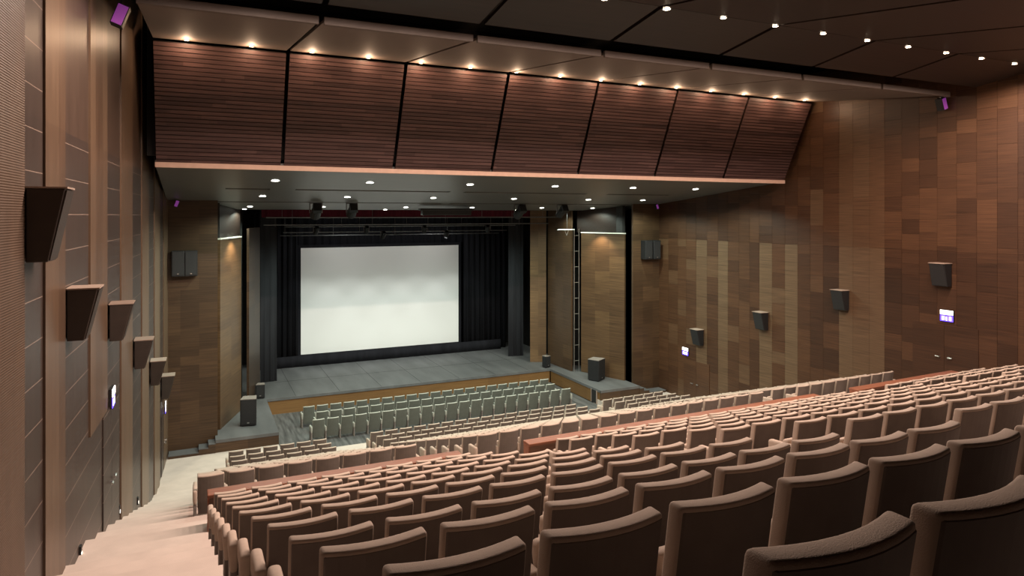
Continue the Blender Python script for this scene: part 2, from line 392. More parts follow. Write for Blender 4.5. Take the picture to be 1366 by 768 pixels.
mb = MB(); fblocks(mb, (2.90, 28.06), (2.90, 33.23), PITF, DECK - .03, 4, 23, thick=.06, hlo=.72, hhi=.72, tone=.45); obj('wing_fascia', mb, 'fascia', st)
mb = MB(); fblocks(mb, (.66, 28.05), (2.94, 28.05), FRONTF, DECK - .03, 2, 24, thick=.06, hlo=.8, hhi=.8, tone=.3); obj('wing_front', mb, 'wall_f', st)
mb = MB(); fblocks(mb, (17.78, 28.05), (20.06, 28.05), FRONTF, DECK - .03, 2, 25, thick=.06, hlo=.8, hhi=.8, tone=.3); obj('wing_front', mb, 'wall_f', st)
mb = MB(); mb.box(17.765, 17.79, 28.45, 28.85, PITF + .03, DECK - .1); obj('hatch', mb, 'dark', st)
mb = MB(); mb.box(17.75, 17.79, 28.36, 28.42, PITF + .02, DECK - .08); mb.box(17.75, 17.79, 28.88, 28.91, PITF + .02, DECK - .08); obj('hatch_frame', mb, 'boxtop', st)
for sgn, lab in ((-1, 'wall aisle'), (1, 'patchwork wall')):
    t = thing('stage_steps', (XC + sgn * 10.2, 28.3, FRONTF), 'short timber steps up to the stage wing beside the ' + lab, 'steps', 'stage steps')
    X = lambda d: XC + sgn * d
    lo = -sgn
    mb = MB(); mt = MB()
    for xa, xb, z in ((11.3, 10.28, -8.89), (10.28, 9.95, -8.77), (9.95, 9.70, -8.64)):
        p, q = sorted((X(xa), X(xb))); p = max(p, XL(28.3) + .02); q = min(q, XR(28.3) - .02)
        mb.box(p, q, 28.02, 28.6, FRONTF, z - .03, .28); mt.box(p, q, 28.0, 28.61, z - .03, z)
    obj('risers', mb, 'wall_f', t); obj('treads', mt, 'deck', t)

# proscenium flank panels
def flank(name_lab, p0, p1, z0, z1, n, seed, tone, mat='wall_f', ledge=True):
    c = ((p0[0] + p1[0]) / 2, (p0[1] + p1[1]) / 2, z0)
    t = thing('proscenium_panel', c, name_lab, 'wall panel', 'proscenium panels')
    mb = MB(); fblocks(mb, p0, p1, z0, z1, n, seed, thick=.10, tone=tone, hlo=.35, hhi=1.0); obj('veneer', mb, mat, t)
    if ledge:
        mb = MB(); d = Vector((p1[0] - p0[0], p1[1] - p0[1], 0)); nr = Vector((-d.y, d.x, 0)).normalized()
        q = [Vector(p0 + (0,)) - nr * .03, Vector(p1 + (0,)) - nr * .03, Vector(p1 + (0,)) + nr * .14, Vector(p0 + (0,)) + nr * .14]
        mb.hexa([(k.x, k.y, z1) for k in q] + [(k.x, k.y, z1 + .05) for k in q]); obj('top_ledge', mb, 'paleled', t)
    return t
flank('tall lit timber panel behind the big stage loudspeaker by the wall aisle', (.86, 29.3), (1.78, 31.9), DECK + .005, -.98, 2, 31, .62)
flank('narrow brown timber panel beside the grey masking drape, wall aisle side', (2.12, 32.2), (2.78, 34.8), DECK + .005, -.6, 2, 32, .06, ledge=False)
flank('tall lit timber panel behind the big stage loudspeaker, patchwork wall side', (18.98, 31.9), (19.94, 29.2), DECK + .005, -.98, 3, 33, .5)
flank('tall timber panel beside the metal lighting ladder', (18.42, 34.7), (18.52, 32.2), DECK + .005, .6, 3, 34, .42, ledge=False)
flank('slim golden timber panel bordering the black stage opening', (17.55, 35.25), (18.36, 34.8), DECK + .005, .6, 2, 35, .68, ledge=False)
mb = MB(); fblocks(mb, (.75, 29.75), (1.75, 32.2), -.95, 1.5, 2, 36, tone=.1); fblocks(mb, (18.9, 32.2), (20.2, 29.6), -.95, 1.5, 2, 37, tone=.1); struct('trim_2', mb, 'ceiling')
mb = MB(); mb.box(.70, .84, 29.45, 30.0, DECK + .005, 1.4); mb.box(19.98, 20.14, 29.45, 30.0, DECK + .005, 1.4); struct('slot_dark_strips', mb, 'dark')  # near-black strips put the shade of the slots beside the panels into colour
mb = MB()                                                       # black stage house
mb.box(-2.2, 23, 41.5, 41.8, -9.3, 6); mb.box(.2, .4, 33, 41.5, -9.3, 6); mb.box(20.4, 20.6, 30, 41.5, -9.3, 6); mb.box(-2.2, 23, 32, 41.8, 5.6, 5.8)
mb.box(18.9, 20.4, 33.4, 33.6, -9.3, 6); mb.box(.4, 1.9, 33.4, 33.6, -9.3, 6)
struct('wall_stage', mb, 'dark')

# drapes and the projection screen
def drape(name, label, p0, p1, z0, z1, mat, waves, amp=.06, cat='curtain', group=None):
    mb = MB(); mb.wavewall(p0, p1, z0, z1, amp, waves, int(waves * 10)); o = obj(name, mb, mat, smooth=True); return tag(o, label, cat, group)
drape('stage_curtain', 'black pleated curtain behind the screen, wall aisle side', (2.9, 40.0), (5.2, 40.0), DECK + .005, 3.2, 'black', 7)
drape('stage_curtain', 'black pleated curtain behind the screen, patchwork wall side', (15.2, 39.9), (18.1, 39.9), DECK + .005, 3.2, 'black', 8)
drape('stage_curtain', 'black backdrop curtain directly behind the white screen', (4.6, 40.9), (16.0, 40.9), DECK + .02, 3.2, 'black', 24)
drape('masking_drape', 'dark grey masking drape at the stage edge, wall aisle side', (2.95, 36.6), (3.75, 36.7), DECK + .005, 3, 'leg', 2.5, .015)
drape('masking_drape', 'dark grey masking drape at the stage edge, patchwork wall side', (17.05, 37.2), (17.95, 37.0), DECK + .005, 3, 'leg', 2.5, .015)
drape('valance', 'maroon valance strip hanging above the stage opening', (2.9, 35.4), (18.2, 35.4), -.12, 2.4, 'maroon', 40, .03, 'valance')
drape('screen_skirt', 'black skirt cloth under the white screen along the stage back', (2.95, 39.55), (17.6, 39.55), DECK, -7.90, 'black', 22, .015, 'skirt')
t = thing('projection_screen', (10.2, 40.35, -8.0), 'large blank white projection screen at the back of the stage', 'screen')
mb = MB(); mb.box(5.42, 15.02, 40.33, 40.36, -8.0, -1.90); obj('screen_cloth', mb, 'screen', t)
mb = MB()
mb.box(5.25, 5.42, 40.31, 40.40, -8.1, -1.72); mb.box(15.02, 15.19, 40.31, 40.40, -8.1, -1.72); mb.box(5.42, 15.02, 40.31, 40.40, -1.90, -1.72); mb.box(5.42, 15.02, 40.31, 40.40, -8.1, -8.0)
obj('border', mb, 'black', t)

# ------------------------------------------------------------------ seats
def roundbox(w, d, h, r, cuts, deform, seg=2):
    bm = bmesh.new(); bmesh.ops.create_cube(bm, size=1)
    for v in bm.verts: v.co = Vector((v.co.x * w, v.co.y * d, (v.co.z + .5) * h))
    bmesh.ops.bevel(bm, geom=list(bm.edges), offset=r, segments=seg, profile=.5, affect='EDGES')
    for i in range(1, cuts):
        x = -w / 2 + w * i / cuts
        bmesh.ops.bisect_plane(bm, geom=bm.verts[:] + bm.edges[:] + bm.faces[:], plane_co=(x, 0, 0), plane_no=(1, 0, 0))
    bmesh.ops.bisect_plane(bm, geom=bm.verts[:] + bm.edges[:] + bm.faces[:], plane_co=(0, 0, h * .45), plane_no=(0, 0, 1))
    for v in bm.verts: v.co = Vector(deform(v.co))
    bmesh.ops.recalc_face_normals(bm, faces=bm.faces)
    return bm
def bend(x, y, z):            # recline and the dished plan of the back
    return (x, y + (SH - z) * .16 + .05 * (x / .25) ** 2, z)
pad_bm = roundbox(.478, .085, .66, .018, 8, lambda c: bend(c.x, c.y + .047, c.z + .26), 3)
shell_bm = roundbox(.462, .030, .764, .006, 8, lambda c: bend(c.x, c.y + .0165, c.z + .140), 1)
def cushd(c):
    a = math.radians(-14); y, z = c.y, c.z - .17
    return (c.x, .25 + y * math.cos(a) - z * math.sin(a), .48 + y * math.sin(a) + z * math.cos(a))
cush_bm = roundbox(.44, .11, .34, .03, 2, cushd, 2)
arm_bm = roundbox(.070, .36, .20, .024, 1, lambda c: (c.x, c.y + .30, c.z + .365 - (.16 * max(0, c.y) if c.z > .1 else 0)), 3)
arms_bm = roundbox(.052, .33, .385, .008, 1, lambda c: (c.x, c.y + .30, c.z), 1)
ecap_bm = roundbox(.082, .43, .27, .030, 1, lambda c: (c.x * (1 if c.z > .1 else .8), c.y + .25, c.z + .375 - (.16 * max(0, c.y) if c.z > .1 else 0)), 3)
epan_bm = roundbox(.060, .40, .40, .008, 1, lambda c: (c.x, c.y + .25, c.z), 1)
def mesh_of(bm, name, mat, smooth=True):
    me = bpy.data.meshes.new(name); bm.to_mesh(me); me.materials.append(M[mat])
    for p in me.polygons: p.use_smooth = smooth
    return me
SM = {'backrest': mesh_of(pad_bm, 'backrest', 'fabric'), 'back_shell': mesh_of(shell_bm, 'back_shell', 'shell', False), 'seat_cushion': mesh_of(cush_bm, 'seat_cushion', 'fabric'),
      'armrest': mesh_of(arm_bm, 'armrest', 'fabric'), 'arm_panel': mesh_of(arms_bm, 'arm_panel', 'side', False), 'end_cap': mesh_of(ecap_bm, 'end_cap', 'fabric'), 'end_panel': mesh_of(epan_bm, 'end_panel', 'side', False)}
SB = {'backrest': pad_bm, 'back_shell': shell_bm, 'seat_cushion': cush_bm, 'armrest': arm_bm, 'arm_panel': arms_bm, 'end_cap': ecap_bm, 'end_panel': epan_bm}
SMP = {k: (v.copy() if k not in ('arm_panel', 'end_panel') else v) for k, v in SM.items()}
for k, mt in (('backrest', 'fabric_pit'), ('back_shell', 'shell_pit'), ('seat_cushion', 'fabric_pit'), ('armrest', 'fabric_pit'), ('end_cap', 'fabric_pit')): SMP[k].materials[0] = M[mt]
def seat_parts(end):            # end: 1 the last seat of its row, -1 the first, 0 between
    p = [('backrest', 0), ('back_shell', 0), ('seat_cushion', 0)]
    p += [('end_cap', -.285), ('end_panel', -.285)] if end < 0 else [('armrest', -.28), ('arm_panel', -.28)]
    return p + ([('end_cap', .285), ('end_panel', .285)] if end > 0 else [])
NSEAT = 0
def seat(x, y, z, label, group, last=False, SM=SM):
    global NSEAT
    NSEAT += 1
    e = bpy.data.objects.new('auditorium_seat', None); e.empty_display_size = .1; COL.objects.link(e)
    e.location = (x, y, z + H); tag(e, label, 'seat', group)
    for nm, dx in seat_parts(last):
        o = bpy.data.objects.new(nm, SM[nm]); COL.objects.link(o); o.parent = e; o.location = (dx, 0, 0)
REST = {k: [] for k in SB}
def rest(x, y, z, last):
    for nm, dx in seat_parts(last): REST[nm].append((x + dx, y, z))
P = .56
def seen(x, y, z):
    S, C = math.sin(.435), math.cos(.435); r = x * C - y * S; d = x * S + y * C
    if d < .3: return False
    u = 682.8 + 905.75 * r / d; v = 286.6 - 905.75 * z / d
    return -90 < u < 1430 and v < 800
for i, (y, z) in enumerate(UP):
    k = len(UP) - i                        # rows counted from the rail backwards
    for j in range(8):
        x = UPX[i] + .24 + j * P
        if seen(x, y, z): seat(x, y, z - SH, f'brown seat, {ORD[j + 1]} from the stepped wall aisle, {ORD[k]} row behind the short rail', 'seats behind the rail beside the wall aisle', (j == 7) - (j == 0))
    for j in range(15):
        x = (6.51 if i % 2 else 6.23) + .24 + j * P; yy = y + slopeY(x)
        if seen(x, yy, z): seat(x, yy, z - SH, f'brown seat, {ORD[j + 1]} from the left in {ORD[k]} row behind the long middle rail', 'seats behind the long middle rail', (j == 14) - (j == 0))
    for j in range(8):
        x = (16.42 if i % 2 else 16.14) + .24 + j * P; yy = y + slopeY(x)
        if seen(x, yy, z): seat(x, yy, z - SH, f'brown seat, {ORD[j + 1]} from the left, {ORD[k]} row behind rail near double doors', 'seats behind the rail near the double doors', (j == 7) - (j == 0))
LX = [(0.02, 8)] * 4 + [(.47, 7)] * 4 + [(1.0, 6)] * 4
for i, (y, z) in enumerate(LOW):
    xl, n = LX[i]
    for blk, (x0, m_, txt) in enumerate(((xl, n, 'short rail by wall aisle'), (5.88, 16, 'long middle rail'), (16.15, n, 'rail near the double doors'))):
        for j in range(m_):
            x = x0 + .24 + j * P; yy = y + slopeY(x)
            if i == 0: seat(x, yy, z - SH, f'brown seat, {ORD[j + 1]} from the left in the row below the {txt}', 'seats just below the rails', (j == m_ - 1) - (j == 0))
            else: rest(x, yy, z - SH, (j == m_ - 1) - (j == 0))
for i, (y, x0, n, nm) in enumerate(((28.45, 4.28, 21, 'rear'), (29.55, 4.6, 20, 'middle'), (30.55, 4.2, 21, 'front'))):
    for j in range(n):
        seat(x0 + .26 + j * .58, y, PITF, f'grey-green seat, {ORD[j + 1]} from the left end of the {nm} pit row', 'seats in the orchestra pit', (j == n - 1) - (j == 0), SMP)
# the rows between the first one below the rails and the pit: hundreds of half-hidden seats, one object each material joined
bmr = bmesh.new(); mats = ['fabric', 'shell', 'side']; which = {'backrest': 0, 'back_shell': 1, 'seat_cushion': 0, 'armrest': 0, 'arm_panel': 2, 'end_cap': 0, 'end_panel': 2}
me = bpy.data.meshes.new('auditorium_seat_rows')
for nm, pts in REST.items():
    src = SM[nm]
    for p in pts:
        n0 = len(bmr.verts); f0 = len(bmr.faces); bmr.from_mesh(src); bmr.verts.ensure_lookup_table(); bmr.faces.ensure_lookup_table()
        for v in bmr.verts[n0:]: v.co += Vector(p)
        for f in bmr.faces[f0:]: f.material_index = which[nm]
bmr.to_mesh(me); bmr.free()
for m_ in mats: me.materials.append(M[m_])
o = bpy.data.objects.new('auditorium_seat_rows', me); COL.objects.link(o); o.location = (0, 0, H); o['kind'] = 'stuff'
tag(o, 'half-hidden rows of seats stepping down from the rails to the pit', 'seats')
for b in SB.values(): b.free()

# ------------------------------------------------------------------ rails in front of the upper seats
for x0, x1, lab in ((.17, 4.78, 'short red-brown wooden rail beside the stepped wall aisle'), (6.24, 14.87, 'long red-brown wooden rail across the middle seats'), (16.24, 20.9, 'red-brown wooden rail near the double doors')):
    ya, yb = 12.72 + slopeY(x0), 12.72 + slopeY(x1); zt = -4.74
    t = thing('wooden_rail', ((x0 + x1) / 2, (ya + yb) / 2, -5.37), lab, 'rail', 'wooden rails')
    def pl(dy0, dy1, z0, z1, xx0=x0, xx1=x1):
        m_ = MB(); m_.hexa([(xx0, ya + dy0, z0), (xx1, yb + dy0, z0), (xx1, yb + dy1, z0), (xx0, ya + dy1, z0), (xx0, ya + dy0, z1), (xx1, yb + dy0, z1), (xx1, yb + dy1, z1), (xx0, ya + dy1, z1)], random.random()); return m_
    obj('handrail', pl(-.15, .15, zt - .055, zt), 'rail', t, bevel=.012)
    obj('parapet', pl(-.05, .06, -5.37 - .3, zt - .055, x0 + .03, x1 - .03), 'rail_panel', t)
    m_ = MB(); m_.box(x0, x0 + .03, ya - .12, ya + .12, -5.5, zt - .055); m_.box(x1 - .03, x1, yb - .12, yb + .12, -5.5, zt - .055); obj('end_board', m_, 'rail', t)

# ------------------------------------------------------------------ wall loudspeakers
def wall_speaker(y, zt, h, side, label, wd=.52):
    xw = (XL(y) if side < 0 else XR(y)); s = -side
    t = thing('wall_loudspeaker', (xw, y, zt - h), label, 'loudspeaker', 'loudspeakers on the stepped-aisle wall' if side < 0 else 'loudspeakers on the patchwork wall')
    dt, db = .42, .25
    def X(d): return xw + s * d
    y0, y1 = y, y + wd
    b0 = [(X(.035), y0, zt - h), (X(db), y0, zt - h), (X(db), y1, zt - h), (X(.035), y1, zt - h)]
    b1 = [(X(.035), y0, zt), (X(dt), y0, zt), (X(dt), y1, zt), (X(.035), y1, zt)]
    mb = MB(); mb.hexa(b0 + b1); obj('cabinet', mb, 'brownbox' if side < 0 else 'plastic', t, bevel=.012)
    mb = MB(); e = .018
    mb.hexa([(X(db), y0 + .02, zt - h + .02), (X(db + e), y0 + .02, zt - h + .02), (X(db + e), y1 - .02, zt - h + .02), (X(db), y1 - .02, zt - h + .02), (X(dt - .005), y0 + .02, zt - .02), (X(dt + e), y0 + .02, zt - .02), (X(dt + e), y1 - .02, zt - .02), (X(dt - .005), y1 - .02, zt - .02)])
    obj('grille', mb, 'brownbox' if side < 0 else 'grille', t)
    mb = MB(); xa, xb = sorted((X(.02), X(dt + .025))); mb.box(xa, xb, y0 - .01, y1 + .01, zt, zt + .02); obj('top_plate', mb, 'boxtop', t)
    mb = MB(); xa, xb = sorted((X(-.02), X(.04))); mb.box(xa, xb, y0 + .15, y1 - .15, zt - h * .7, zt - h * .3); obj('bracket', mb, 'steel', t)
for i, (y, zt, h) in enumerate(((9.43, .31, .86), (11.54, -1.08, .74), (15.25, -1.75, .71), (18.95, -3.09, .69), (22.58, -4.33, .70), (26.03, -5.53, .76))):
    wall_speaker(y, zt, h, -1, ['largest wedge-shaped brown loudspeaker high on the banded wall', 'second wedge-shaped loudspeaker from the largest on the banded wall', 'third wedge-shaped loudspeaker from the largest on the banded wall', 'fourth wedge-shaped loudspeaker from the largest on the banded wall', 'fifth wedge-shaped loudspeaker from the largest on the banded wall', 'smallest looking wedge-shaped loudspeaker, above the far exit sign on banded wall'][i])
for i, (y, zt, h) in enumerate(((14.0, -1.59, .74), (17.7, -2.83, .74), (21.5, -4.14, .74), (25.35, -5.45, .74))):
    wall_speaker(y, zt, h, 1, ['black wedge loudspeaker above the double doors on the patchwork wall', 'black wedge loudspeaker on patchwork wall, next one stageward from the double doors', 'black wedge loudspeaker on patchwork wall, third stageward from the double doors', 'black wedge loudspeaker on patchwork wall nearest the stage'][i])

# flank loudspeakers hung on the front walls, and stage loudspeakers
for xs, zb, lab in (((-.62, -.18), -2.3, 'pair of black loudspeakers hung on the dark wall beside the wall aisle'), ((20.75, 21.25), -2.25, 'pair of black loudspeakers hung on the dark wall by the patchwork wall')):
    t = thing('flank_loudspeaker', (sum(xs) / 2 + .1, 28.5, zb), lab, 'loudspeaker', 'loudspeakers on the stage-side walls')
    for x in xs:
        mb = MB(); mb.box(x - .22, x + .22, 28.18, 28.60, zb, zb + .95); c = obj('cabinet', mb, 'plastic', t, bevel=.02)
        mb = MB(); mb.box(x - .18, x + .18, 28.165, 28.185, zb + .06, zb + .89); g = obj('grille', mb, 'grille', t)
        mb = MB(); mb.box(x - .03, x + .03, 28.155, 28.17, zb + .08, zb + .12); b_ = obj('badge', mb, 'metal', t); b_.parent = g
def floor_speaker(x, y, w, d, h, rz, label):
    t = thing('stage_loudspeaker', (x, y, DECK + .004), label, 'loudspeaker', 'loudspeakers standing on the stage wings', rz)
    mb = MB(); mb.hexa([(-w / 2, -d / 2, .03), (w / 2, -d / 2, .03), (w / 2 - .06, d / 2, .03), (-w / 2 + .06, d / 2, .03), (-w / 2, -d / 2, h - .015), (w / 2, -d / 2, h - .015), (w / 2 - .06, d / 2, h - .015), (-w / 2 + .06, d / 2, h - .015)]); obj('cabinet', mb, 'plastic', t, bevel=.015, raw=True)
    mb = MB(); mb.box(-w / 2 + .04, w / 2 - .04, -d / 2 - .015, -d / 2 + .005, .1, h - .06); obj('grille', mb, 'grille', t, raw=True)
    mb = MB(); mb.hexa([(-w / 2, -d / 2, h - .015), (w / 2, -d / 2, h - .015), (w / 2 - .06, d / 2, h - .015), (-w / 2 + .06, d / 2, h - .015), (-w / 2, -d / 2, h + .01), (w / 2, -d / 2, h + .01), (w / 2 - .06, d / 2, h + .01), (-w / 2 + .06, d / 2, h + .01)]); obj('top', mb, 'side', t, raw=True)
    for sx in (-1, 1):
        for sy in (-1, 1):
            mb = MB(); mb.tube((sx * (w / 2 - .1), sy * (d / 2 - .08), 0), (sx * (w / 2 - .1), sy * (d / 2 - .08), .035), .03); obj('foot', mb, 'plastic', t, raw=True)
    mb = MB(); mb.box(-.04, .04, -d / 2 - .022, -d / 2 - .012, .12, .17); obj('badge', mb, 'metal', t, raw=True)
floor_speaker(1.95, 29.55, .62, .55, 1.09, -.2, 'big black loudspeaker on the stage wing beside the wall aisle steps')
floor_speaker(18.75, 30.0, .75, .65, 1.08, .55, 'big black loudspeaker on the stage wing on the patchwork wall side')
floor_speaker(2.72, 33.6, .40, .35, .66, -.2, 'small black loudspeaker at the stage corner beside the grey drape, wall aisle side')
floor_speaker(17.72, 33.6, .38, .35, .65, .3, 'small black loudspeaker at the stage corner on the patchwork wall side')

# ------------------------------------------------------------------ doors (flush, in the panelling), handles, signs
def door(n, y0, y1, z0, z1, side, mat, hy, hz, tone):
    mb = MB(); f = XL if side < 0 else XR; s = -side
    def slab(a, b):
        return [(f(a) + s * .004, a, z0), (f(a) + s * .022, a, z0), (f(b) + s * .022, b, z0), (f(b) + s * .004, b, z0), (f(a) + s * .004, a, z1), (f(a) + s * .022, a, z1), (f(b) + s * .022, b, z1), (f(b) + s * .004, b, z1)]
    mid = (y0 + y1) / 2
    if side < 0:
        mb.hexa(slab(y0, mid - .004), tone); mb.hexa(slab(mid + .004, y1), tone)
    else:
        rnd = random.Random(n)
        for a, b in ((y0, mid - .004), (mid + .004, y1)):
            zz = z0
            while zz < z1 - .01:
                zt = min(z1, zz + rnd.uniform(.35, .8)); q = slab(a, b)
                q = [(p[0], p[1], zz if i < 4 else zt) for i, p in enumerate(q)]; mb.hexa(q, tone + rnd.uniform(-.08, .08)); zz = zt
    d = obj(f'door_{n}', mb, mat, origin=(f(mid), mid, z0)); d['kind'] = 'structure'; d['o'] = (f(mid), mid, z0)
    for k in (-1, 1):
        yy = hy + k * .14
        mb = MB(); mb.tube((f(yy) + s * .02, yy, hz), (f(yy) + s * .075, yy, hz), .03); mb.tube((f(yy) + s * .07, yy, hz), (f(yy) + s * .07, yy + k * .13, hz + .005), .022)
        obj('door_handle', mb, 'metal', d)
def sign(y, zt, side, label, w=.42):
    f = XL if side < 0 else XR; s = -side; x = f(y)
    t = thing('exit_sign', (x, y, zt - .36), label, 'sign', 'lit exit signs')
    def bx(d0, d1, a, b, z0, z1):
        m_ = MB(); xa, xb = sorted((x + s * d0, x + s * d1)); m_.box(xa, xb, a, b, z0, z1); return m_
    obj('housing', bx(.0, .05, y - w / 2 - .015, y + w / 2 + .015, zt - .37, zt + .01), 'plastic', t)
    obj('white_panel', bx(.05, .07, y - w / 2, y + w / 2, zt - .145, zt), 'white_sign', t, bevel=.004)
    obj('blue_panel', bx(.05, .062, y - w / 2, y + w / 2, zt - .36, zt - .165), 'blue_sign', t)
    for q, (dy, dz, ww, hh) in enumerate(((-.12, 0, .07, .13), (0, -.01, .05, .11), (.11, 0, .09, .12))):
        m_ = bx(.062, .066, y + dy - ww / 2, y + dy + ww / 2, zt - .262 + dz - hh / 2, zt - .262 + dz + hh / 2); obj('pictogram', m_, 'white_sign', t)
door(1, 14.7, 16.6, -6.42, -3.77, -1, 'wall_l', 15.6, -5.26, .13)
door(2, 26.2, 27.9, -9.0, -6.95, -1, 'wall_l', 27.3, -8.1, .13)
door(3, 13.2, 15.3, -5.9, -3.62, 1, 'wall_r', 14.25, -4.67, .24)
door(4, 25.0, 26.75, -9.0, -7.05, 1, 'wall_r', 25.95, -8.15, .42)
sign(15.62, -3.44, -1, 'small lit exit sign glowing blue on the banded wall above door handles')
sign(27.3, -6.7, -1, 'small lit exit sign far down the banded wall near the stage')
sign(14.15, -3.12, 1, 'lit white and blue exit sign above the double doors, patchwork wall')
sign(26.6, -6.50, 1, 'lit white and blue exit sign on the patchwork wall nearest the stage')
# step lamps low on the left wall
for i, (y, z) in enumerate(((12.64, -5.33), (16.68, -6.29), (19.82, -7.32))):
    t = thing('step_lamp', (XL(y), y, z - .09), 'small recessed step lamp low on the banded wall, ' + ['nearest the foreground', 'just past the door', 'farthest down the steps'][i], 'lamp', 'step lamps')
    mb = MB(); mb.box(XL(y) + .0, XL(y) + .03, y - .05, y + .05, z - .09, z + .09); obj('plate', mb, 'plastic', t)
    mb = MB(); mb.box(XL(y) + .03, XL(y) + .036, y - .03, y + .03, z - .07, z - .01); obj('lens', mb, 'tread', t)

# violet spot lamps
for (x, y, z, s, lab) in ((XL(14.2) + .36, 14.2, 3.62, 1, 'violet lamp high on the banded wall beside the canopy'), (XR(14.2) - .22, 14.2, 3.62, -1, 'violet lamp at the canopy end on the patchwork wall'),
                          (XL(29) + .32, 28.3, .42, 1, 'small violet lamp in the soffit corner beside the banded wall'), (21.3, 28.3, .42, -1, 'small violet lamp in the soffit corner by the patchwork wall')):
    k = 1. if y < 20 else .62
    t = thing('violet_lamp', (x, y, z - .2 * k), lab, 'lamp', 'violet lamps')
    R = Matrix.Rotation(s * .35, 4, 'Y')
    def tb(b, c): 
        m_ = MB(); m_.box(*b); bmesh.ops.transform(m_.bm, matrix=Matrix.Translation((x, y, z)) @ R, verts=m_.bm.verts); return m_
    obj('lamp_body', tb((-.10 * k, .10 * k, -.10 * k, .14 * k, -.2 * k, .2 * k), 0), 'plastic', t, bevel=.01)
    obj('lens', tb((-.085 * k, .085 * k, -.115 * k, -.1 * k, -.18 * k, .18 * k), 0), 'violet', t)
    mb = MB(); mb.box(x - .03, x + .03, y, y + .06, z + .1 * k, z + (.42 if y < 20 else .2) * k); obj('yoke', mb, 'steel', t)

# ------------------------------------------------------------------ lamps
def light(kind, loc, energy, col, size=.06, spot=None, blend=.5, target=None, name='lamp_light'):
    L = bpy.data.lights.new(name, kind); L.energy = energy; L.color = col
    if kind == 'SPOT': L.shadow_soft_size = size; L.spot_size = math.radians(spot); L.spot_blend = blend
    elif kind == 'POINT': L.shadow_soft_size = size
    elif kind == 'AREA': L.shape = 'DISK'; L.size = size
    o = bpy.data.objects.new(name, L); COL.objects.link(o); o.location = (loc[0], loc[1], loc[2] + H)
    d = Vector(target) - Vector(loc) if target else Vector((0, 0, -1))
    o.rotation_euler = d.to_track_quat('-Z', 'Y').to_euler()
    return o
def downlight(x, y, z, nrm, r, mat, label, group):
    t = thing('recessed_downlight', (x, y, z), label, 'lamp', group); n = Vector(nrm).normalized(); c = Vector((x, y, z))
    mb = MB(); mb.ring(c - n * .004, n, r, r * 1.3, .014); obj('trim_ring', mb, 'metal', t, smooth=False)
    mb = MB(); mb.tube(c + n * -.002, c + n * .006, r * .98, 16); obj('lens', mb, mat, t)
WARM = (1, .66, .42); SPOTC = (1, .77, .65); COOL = (.84, 1, .87)
# canopy lamps washing the slatted bulkhead
for i in range(15):
    x = -.22 + 1.512 * i; y = 18.72; z = 4.357 - .012
    downlight(x, y, z, (0, .11, -1), .055, 'warm', f'glowing warm canopy lamp, {ORD[i + 1]} from the banded wall along the slatted bulkhead', 'canopy lamps')
    light('POINT', (x, y - .05, z - .17), 30, WARM, .03)
# ceiling spots over the seats
for i in range(-6, 9):
    x = 8.88 + 1.522 * i; y = 11.46; z = 4.30
    downlight(x, y, z - .012, (0, 0, -1), .075 if i == 0 else .06, 'warmhot', 'brightest ceiling spot over the seats' if i == 0 else f'small ceiling spot, {ORD[abs(i)]} from the brightest one toward the ' + ('patchwork wall' if i > 0 else 'banded wall'), 'ceiling spots')
    light('SPOT', (x, y, z - .05), 830 * (.35 if i == -6 else .5 if i == 8 else 1), SPOTC, .05, 158, .36, (x, y + .35, z - 6))
# soffit lamps: three rows
sof = [(22.95, [2.3, 5.35, 9.0, 12.5, 16.1, 19.3], 'outer', .125), (27.0, [2.25, 5.4, 8.95, 12.65, 16.45, 19.5], 'middle', .12), (30.6, [2.05, 5.05, 8.8, 12.1, 15.9, 18.9], 'inner', .11), (31.65, [1.9, 8.1, 15.0, 17.75], 'innermost', .09)]
for y, xs, nm, r in sof:
    for i, x in enumerate(xs):
        z = soffz(y) - .012
        downlight(x, y, z, (0, -.0975, -1), r, 'cool', f'small white soffit lamp, {ORD[i + 1]} from the banded wall in the {nm} row', 'soffit lamps')
        light('SPOT', (x, y, z - .04), 700 if y < 26 else 520 if y < 30 else 220, COOL, .05, 152, .4)

